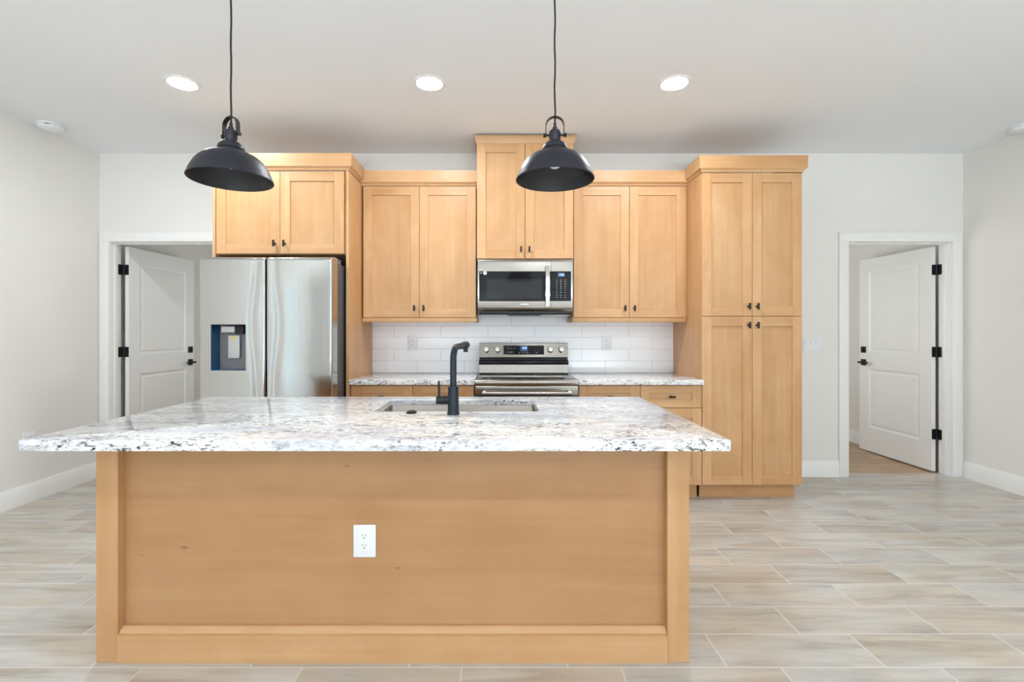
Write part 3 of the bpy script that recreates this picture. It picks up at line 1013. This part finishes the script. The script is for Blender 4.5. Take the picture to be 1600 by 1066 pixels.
HX0, HX1, HZ0, HZ1 = -2.009, -1.768, 1.004, 1.323
dl = fridge_door('door', RX0, RM0, 1, (HX0, HX1, HZ0, HZ1))
tag(dl, 'left stainless door with the dispenser niche')
dr = fridge_door('door', RM1, RX1, -1)
for x in (RX0 + 0.05, RX1 - 0.05):
    MB().prism([(RY + 0.09, 1.7915), (RY + 0.24, 1.7915), (RY + 0.24, 1.796), (RY + 0.10, 1.803), (RY + 0.09, 1.798)], x - 0.035, x + 0.035, 'X').box(
        x - 0.03, x + 0.03, RY + 0.115, RY + 0.235, 1.7625, 1.7915).build('hinge_cover', 'greyplas', fr)
DD = RY + 0.101
def quad(m, pts, mi=0):
    vs = [m.bm.verts.new(p) for p in pts]
    f = m.bm.faces.new(vs)
    f.material_index = mi
ni = MB()
y0 = RY + 0.003
t_ = 0.004
ni.box(HX0 + 0.0005, HX1 - 0.0005, DD, DD + t_, HZ0, HZ1, mi=0)
ni.box(HX1 - t_, HX1 - 0.0002, y0 + 0.004, DD, HZ0, HZ1, mi=0)
ni.box(HX0 + 0.0002, HX1 - t_, y0 + 0.004, DD, HZ0 + 0.0002, HZ0 + t_, mi=2)
ni.box(HX0 + 0.0002, HX1 - t_, y0 + 0.004, DD, HZ1 - t_, HZ1 - 0.0002, mi=1)
ni.box(HX0 + 0.0002, HX0 + t_, y0 + 0.004, DD, HZ0 + t_, HZ1 - t_, mi=3)
ni.build('dispenser_niche', ['greyplas', 'black', 'blue', 'blue'], dl)
m = MB()
m.box(-1.965, -1.872, RY + 0.045, DD, 1.268, 1.309, 0.003).build('dispenser_head', 'palegrey', dl)
m = MB().box(-1.870, -1.812, RY + 0.05, DD, 1.255, 1.314, 0.004)
m.build('water_nozzle', 'black', dl)
m = MB()
m.box(-1.936, -1.854, RY + 0.078, RY + 0.086, 1.085, 1.246, 0.004, 2).box(-1.912, -1.878, RY + 0.086, DD, 1.20, 1.235)
pd = m.build('dispenser_paddle', 'palegrey', dl)
MB().lathe([(0, -0.0006), (0.017, -0.0006), (0.017, 0.0)], -1.897, 1.226, 20, 0, 'Y', RY + 0.0778).build('sticker', 'yellow', dl)

# ------------------------------------------------------------------ range
GX0, GX1 = -0.1985, 0.5665
GYF = 3.492
rg = thing('electric_range', 'stainless freestanding electric range below the microwave', 'range', ((GX0 + GX1) / 2, 3.8, 0))
MB().box(GX0, GX1, GYF + 0.045, 4.085, 0.03, 0.900, 0.002).build('body', 'steeldk', rg)
for x in (GX0 + 0.05, GX1 - 0.05):
    for y in (GYF + 0.10, 4.03):
        MB().cyl((x, y, 0), (x, y, 0.0305), 0.018).build('foot', 'black', rg)
ck = MB()
ck.box(GX0 + 0.004, GX1 - 0.004, GYF + 0.022, 4.05, 0.9005, 0.9165, 0.002)
cko = ck.build('cooktop', 'cooktop', rg)
for cx, cy, r in ((0.0, 3.66, 0.105), (0.37, 3.66, 0.085), (0.0, 3.90, 0.075), (0.37, 3.90, 0.105)):
    MB().lathe([(r, 0.91652), (r, 0.9167), (r - 0.003, 0.9167), (r - 0.003, 0.91652), (r, 0.91652)], cx, cy, 40).build('burner_ring', 'cookring', cko)
lip = MB()
lip.prism([(GYF + 0.002, 0.876), (GYF - 0.002, 0.90), (GYF + 0.004, 0.9135), (GYF + 0.012, 0.9185), (GYF + 0.021, 0.9185), (GYF + 0.021, 0.876)], GX0, GX1, 'X')
lip.build('front_trim', 'steelx', rg)
od = MB()
od.box(GX0 + 0.002, GX1 - 0.002, GYF - 0.002, GYF + 0.042, 0.806, 0.872, 0.005, 3, 0)
od.box(GX0 + 0.002, GX1 - 0.002, GYF + 0.002, GYF + 0.042, 0.235, 0.8055, 0.003, 2, 1)
door = od.build('oven_door', ['steelx', 'glassblk'], rg)
h = MB()
hz, hy = 0.826, GYF - 0.042
h.tube([(GX0 + 0.055, hy, hz), (GX1 - 0.055, hy, hz)], 0.0095, 18)
for x in (GX0 + 0.072, GX1 - 0.072):
    h.box(x - 0.010, x + 0.010, hy - 0.004, GYF - 0.0015, hz - 0.010, hz + 0.014, 0.003)
h.build('handle', 'chrome', door)
dw = MB().box(GX0 + 0.002, GX1 - 0.002, GYF + 0.0, GYF + 0.042, 0.06, 0.23, 0.004)
dw.build('storage_drawer', 'steelx', rg)
# backguard: lower steel band, black vent recess, tilted control panel
bx0, bx1 = -0.192, 0.568
bg_ = MB()
bg_.prism([(4.052, 0.917), (4.085, 0.917), (4.085, 0.990), (4.060, 0.990)], bx0, bx1, 'X', 0)
bg_.box(bx0 - 0.002, bx1 + 0.002, 4.046, 4.056, 0.9165, 0.923, 0.002, 1, 0)
bg_.box(bx0, bx1, 4.078, 4.110, 0.990, 1.062, 0, 1, 1)
bg_.box(bx0 + 0.001, bx1 - 0.001, 4.086, 4.130, 0.90, 0.9895, 0, 1, 1)
bgo = bg_.build('backguard', ['steelx', 'black'], rg)
bar = MB()
bar.tube([(bx0 - 0.004, 4.066, 1.008), (bx1 + 0.004, 4.066, 1.008)], 0.019, 20, 0, 0.55)
bar.build('vent_bar', 'glassblk', rg)
cp = MB()
cp.prism([(4.050, 1.055), (4.120, 1.055), (4.120, 1.176), (4.085, 1.176), (4.078, 1.172), (4.052, 1.062)], bx0, bx1, 'X')
cpo = cp.build('control_panel', 'steelx', rg)
tilt = math.atan2(4.078 - 4.052, 1.172 - 1.062)
def cpy(z): return 4.052 + (z - 1.062) * math.tan(tilt)
dx0, dx1 = 0.015, 0.362
z0, z1 = 1.078, 1.154
m = MB()
m.prism([(cpy(z0) - 0.0025, z0), (cpy(z1) - 0.0025, z1), (cpy(z1) + 0.002, z1), (cpy(z0) + 0.002, z0)], dx0, dx1, 'X')
dsp = m.build('display', 'glassblk', rg)
m = MB()
def tiltbox(m, x0, x1, za, zb, off=0.0030, mi=0):
    m.prism([(cpy(za) - off, za), (cpy(zb) - off, zb), (cpy(zb) - 0.0024, zb), (cpy(za) - 0.0024, za)], x0, x1, 'X', mi)
tiltbox(m, 0.160, 0.222, 1.104, 1.152, 0.0028, 0)
def digit(m, x, z, w, hgt, segs, f, mi):
    t = w * 0.28
    S = dict(a=(x, x + w, z + hgt - t, z + hgt), g=(x, x + w, z + hgt / 2 - t / 2, z + hgt / 2 + t / 2), d=(x, x + w, z, z + t),
             f=(x, x + t, z + hgt / 2, z + hgt), e=(x, x + t, z, z + hgt / 2), b=(x + w - t, x + w, z + hgt / 2, z + hgt), c=(x + w - t, x + w, z, z + hgt / 2))
    for s in segs: f(m, *S[s], mi)
for x, s in ((0.176, 'bc'), (0.186, 'abged'), (0.198, 'abcdef'), (0.210, 'abcdef')):
    digit(m, x - 0.004, 1.124, 0.0085, 0.018, s, lambda mm, a, b, c, d_, mi: tiltbox(mm, a, b, c, d_, 0.0034, mi), 1)
m.build('clock_display', ['display', 'digit'], dsp)
for x, w, za, zb in [(x, 0.006, 1.127, 1.132) for x in (0.055, 0.080, 0.105)] + [(x, 0.01, 1.095, 1.099) for x in (0.06, 0.085)] + \
        [(x, 0.005, 1.089, 1.096) for x in (0.150, 0.176, 0.200, 0.222, 0.30)] + [(x, 0.003, 1.110, 1.115) for x in (0.285, 0.315)]:
    m = MB()
    tiltbox(m, x - w, x + w, za, zb)
    m.build('touch_key', 'mark', dsp)
for x in (-0.132, -0.037, 0.417, 0.512):
    zk = 1.117
    yk = cpy(zk)
    m = MB()
    m.lathe([(0.028, 0.001), (0.0275, -0.006), (0.0235, -0.010), (0.0215, -0.026), (0.019, -0.029), (0, -0.029)], 0, 0, 30, 0, 'Y')
    m.box(-0.0045, 0.0045, -0.034, -0.020, -0.0205, 0.0205, 0.002)
    rot = Matrix.Rotation(-tilt, 4, 'X')
    bmesh.ops.transform(m.bm, matrix=Matrix.Translation((x, yk, zk)) @ rot, verts=m.bm.verts)
    m.build('knob', 'chrome', rg)
    m = MB()
    tiltbox(m, x + 0.045, x + 0.049, 1.136, 1.140, 0.0006)
    m.build('knob_marking', 'slot', rg)

# ------------------------------------------------------------------ microwave
MX0, MX1, MY = -0.190, 0.560, 3.735
MZ0, MZ1 = 1.432, 1.842
mw = thing('microwave', 'stainless over-the-range microwave with black glass door', 'microwave', ((MX0 + MX1) / 2, 3.95, MZ0))
bd = MB()
bd.box(MX0 + 0.004, MX1 - 0.004, MY + 0.035, WALL_Y - 0.013, 1.424, 1.8485, 0.002)
bd.build('body', 'steeldk', mw)
xs_ = 0.391    # door / panel split
def face(m, x0, x1, mi=0):
    pr = [(MY + 0.008, MZ1 + 0.003), (MY + 0.001, MZ1 - 0.006), (MY, MZ1 - 0.02), (MY, 1.462), (MY + 0.004, 1.452), (MY + 0.018, 1.436), (MY + 0.034, 1.432), (MY + 0.034, MZ1 + 0.003)]
    m.prism(pr, x0, x1, 'X', mi)
dm = MB()
face(dm, MX0, xs_ - 0.001)
dmo = dm.build('door', 'steelx', mw)
MB().box(-0.178, 0.346, MY - 0.0025, MY + 0.001, 1.513, 1.749, 0.0012, 1).build('window_glass', 'glassblk', dmo)
# inner screen of the window, slightly lighter
g_ = MB().box(-0.118, 0.315, MY - 0.0031, MY - 0.0024, 1.535, 1.690)
M['screen'] = plain('window_screen', (0.022, 0.023, 0.027), 0.06, spec=0.3)
g_.build('window_screen', 'screen', dmo)
h = MB()
hp = []
for i in range(17):
    t = i / 16
    hp.append((0.359, MY - 0.020 - 0.020 * math.sin(PI * t), 1.470 + (1.792 - 1.470) * t))
hx = [(p[0], p[1], p[2]) for p in hp]
for a, b in zip(hx, hx[1:]):
    h.prism([(a[1] - 0.006, a[2]), (b[1] - 0.006, b[2]), (b[1] + 0.006, b[2]), (a[1] + 0.006, a[2])], 0.3435, 0.3745, 'X')
for z in (1.476, 1.786): h.box(0.350, 0.368, MY - 0.022, MY - 0.0005, z - 0.008, z + 0.008, 0.002)
h.build('handle', 'chrome', dmo)
st = MB().lathe([(0, -0.0012), (0.014, -0.0012), (0.014, 0.0)], -0.132, 1.735, 24, 0, 'Y', MY - 0.0026)
st.lathe([(0.006, -0.0015), (0.006, -0.0012), (0.003, -0.0012), (0.003, -0.0015)], -0.132, 1.735, 18, 1, 'Y', MY - 0.0026)
st.box(-0.172, -0.153, MY - 0.0036, MY - 0.0025, 1.732, 1.7365, mi=2)
st.build('sticker', ['whitestk', 'mark', 'palegrey'], dmo)
MB().box(0.146, 0.214, MY - 0.0006, MY + 0.0005, 1.485, 1.492).build('badge', 'brandmark', dmo)
cpn = MB()
face(cpn, xs_ + 0.001, MX1)
cpn_o = cpn.build('control_panel', 'steelx', mw)
kp = MB().box(0.381 - 0.003, 0.546, MY - 0.0025, MY - 0.0003, 1.514, 1.749, 0.001, 1)
kpo = kp.build('keypad', 'glassblk', cpn_o)
dsm = MB()
bxf = lambda mm, a, b, c, d_, mi: mm.box(a, b, MY - 0.0036 - 0.0004 * mi, MY - 0.0024, c, d_, mi=mi)
bxf(dsm, 0.440, 0.496, 1.705, 1.738, 0)
for x, s in ((0.450, 'bc'), (0.459, 'abged'), (0.472, 'abcdef'), (0.484, 'abcdef')):
    digit(dsm, x - 0.002, 1.713, 0.0085, 0.017, s, bxf, 1)
dsm.build('clock_display', ['display', 'digit'], cpn_o)
for r_, z in enumerate((1.681, 1.667, 1.650, 1.632, 1.617, 1.600, 1.583, 1.562, 1.544)):
    for c_, x in enumerate((0.434, 0.466, 0.500)):
        w = 0.006 if (r_ + c_) % 3 else 0.0045
        MB().box(x - w, x + w, MY - 0.0030, MY - 0.0024, z - 0.0016 - 0.001 * ((r_ * 2 + c_) % 2), z + 0.0016).build('touch_key', 'mark', cpn_o)
un = MB()
un.box(MX0 + 0.01, MX1 - 0.01, MY + 0.045, WALL_Y - 0.014, 1.408, 1.4235, 0.004, 2, 1)
for a, b in ((MX0 + 0.02, 0.05), (0.32, MX1 - 0.02)):
    un.box(a, b, MY + 0.05, MY + 0.26, 1.402, 1.4079, 0.002, 1, 0)
un.build('underside_vent', ['palegrey', 'black'], mw)

# ------------------------------------------------------------------ pendants (built at the ceiling point, z measured from the floor)
def pendant(label, loc):
    r = thing('pendant_light', label, 'pendant lamp', loc, 'black dome pendant lamps', True)
    z = lambda h: h - ZC
    MB().lathe([(0, z(ZC - 0.028)), (0.05, z(ZC - 0.026)), (0.062, z(ZC - 0.018)), (0.064, z(ZC - 0.0005)), (0, z(ZC - 0.0005))], 0, 0, 40).build('canopy', 'shade', r)
    wob = [(0.0016 * math.sin(i * 1.7), 0, z(2.105 + (ZC - 0.027 - 2.105) * i / 14)) for i in range(15)]
    MB().tube(wob, 0.0036, 10).build('cord', 'black', r)
    m = MB()
    m.lathe([(0, 2.108), (0.006, 2.108), (0.007, 2.092), (0.011, 2.090), (0.012, 2.078), (0.0225, 2.076), (0.0235, 2.072), (0.0235, 2.048), (0.021, 2.044), (0.021, 2.034)], 0, 0, 40, base=-ZC)
    so = m.build('socket', 'shade', r)
    # yoke: flat strap loop screwed to both sides of the socket
    m = MB()
    pts = [(-0.036, 0, z(2.056)), (-0.036, 0, z(2.095))]
    for i in range(0, 13):
        a = PI - PI * i / 12
        pts.append((0.036 * math.cos(a), 0, z(2.097 + 0.036 * math.sin(a))))
    pts += [(0.036, 0, z(2.095)), (0.036, 0, z(2.056))]
    vs = []
    for i, p in enumerate(pts):
        q0, q1 = Vector(pts[max(i - 1, 0)]), Vector(pts[min(i + 1, len(pts) - 1)])
        t = (q1 - q0).normalized()
        nrm = Vector((t.z, 0, -t.x))
        ring = []
        for dy, dn in ((-0.009, -0.0015), (0.009, -0.0015), (0.009, 0.0015), (-0.009, 0.0015)):
            ring.append(m.bm.verts.new(Vector(p) + nrm * dn + Vector((0, dy, 0))))
        vs.append(ring)
    for A, B in zip(vs, vs[1:]):
        for k in range(4): m.bm.faces.new((A[k], A[(k + 1) % 4], B[(k + 1) % 4], B[k]))
    m.bm.faces.new(vs[0]); m.bm.faces.new(vs[-1])
    m.build('yoke', 'bronze', r)
    for s in (-1, 1):
        m = MB()
        m.cyl((s * 0.022, 0, z(2.060)), (s * 0.040, 0, z(2.060)), 0.0035, n=12)
        m.cyl((s * 0.037, 0, z(2.060)), (s * 0.046, 0, z(2.060)), 0.0065, 0.0085, 16)
        m.build('thumb_screw', 'bronze', r)
    R = 0.1565
    outp = [(0.021, 2.036), (0.024, 2.034), (0.031, 2.031), (0.040, 2.025), (0.0465, 2.017), (0.049, 2.009), (0.0495, 2.003), (0.0465, 2.000), (0.0465, 1.996), (0.049, 1.993),
            (0.049, 1.988), (0.052, 1.985), (0.064, 1.984), (0.083, 1.980), (0.101, 1.971), (0.117, 1.957), (0.131, 1.938), (0.1415, 1.918), (0.1485, 1.902), (0.1525, 1.890), (0.156, 1.883),
            (R, 1.880), (0.1555, 1.8785)]
    m = MB()
    m.lathe(outp, 0, 0, 72, 0, base=-ZC)
    inp = [(0.1555, 1.8785), (0.154, 1.881), (0.1505, 1.890), (0.145, 1.902), (0.137, 1.918), (0.126, 1.936), (0.112, 1.951), (0.096, 1.965), (0.078, 1.975), (0.06, 1.981), (0.044, 1.984), (0.040, 2.015), (0.019, 2.030), (0.0, 2.030)]
    m.lathe(inp, 0, 0, 72, 1, base=-ZC)
    bmesh.ops.remove_doubles(m.bm, verts=m.bm.verts, dist=1e-5)
    m.build('lamp_shade', ['shade', 'shadein'], r, smooth=30)
    m = MB()
    m.lathe([(0.013, 2.029), (0.014, 2.005), (0.018, 1.995), (0.028, 1.976), (0.031, 1.960), (0.028, 1.943), (0.019, 1.931), (0.008, 1.926), (0, 1.9255)], 0, 0, 28, base=-ZC)
    m.build('bulb', 'bulb', r)
    return r


p0 = pendant('black metal dome pendant hanging over the fridge end of the island', (-1.086, 1.9, ZC))
p1_ = dup(p0, (0.213, 1.9, ZC), 'black metal dome pendant hanging in front of the cabinet above the microwave', math.radians(-4))
p0.rotation_euler = (0, 0, math.radians(-19))

# ------------------------------------------------------------------ ceiling fixtures
def downlight(label, loc):
    r = thing('recessed_light', label, 'ceiling light', loc, 'round recessed ceiling lights', True)
    MB().lathe([(0.078, -0.004), (0.082, -0.0065), (0.097, -0.004), (0.099, -0.0003), (0.078, -0.0003)], 0, 0, 48).build('trim_ring', 'trim', r)
    MB().lathe([(0, -0.0038), (0.0775, -0.0038), (0.0775, -0.0008), (0, -0.0008)], 0, 0, 48).build('lens', 'lamp', r)
    return r


d0 = downlight('lit round recessed light above the refrigerator cabinet', (-2.01, 2.98, ZC))
for lab, x in (('lit round recessed light on the ceiling between the two pendants', -0.455), ('lit round recessed light on the ceiling toward the pantry', 1.087)):
    dup(d0, (x, 2.98, ZC), lab)


for k, (x, y) in enumerate([(a, b) for b in (-0.6, -3.0) for a in (-2.01, 0.6, 2.9)]):  # unseen extra downlights, added to brighten the kitchen
    dup(d0, (x, y, ZC), 'lit round recessed light added above the living area behind the camera')


def smoke(label, loc):
    r = thing('smoke_detector', label, 'smoke detector', loc, 'round smoke detectors', True)
    MB().lathe([(0.083, -0.0003), (0.083, -0.012), (0.079, -0.014), (0, -0.014)], 0, 0, 48).build('mounting_base', 'plastic', r)
    MB().lathe([(0.077, -0.0145), (0.078, -0.019), (0.072, -0.033), (0.058, -0.041), (0.03, -0.044), (0, -0.044)], 0, 0, 48).build('cover', 'plastic', r)
    MB().box(0.02, 0.06, -0.0767, -0.072, -0.0225, -0.0195).build('vent_slot', 'slot', r)
    return r


s0 = smoke('white round smoke detector on the ceiling near the left wall', (-3.41, 3.58, ZC))
dup(s0, (3.965, 3.60, ZC), 'white round smoke detector at the right edge of the ceiling')

for o in LOCALS:
    if '_local' in o: del o['_local']
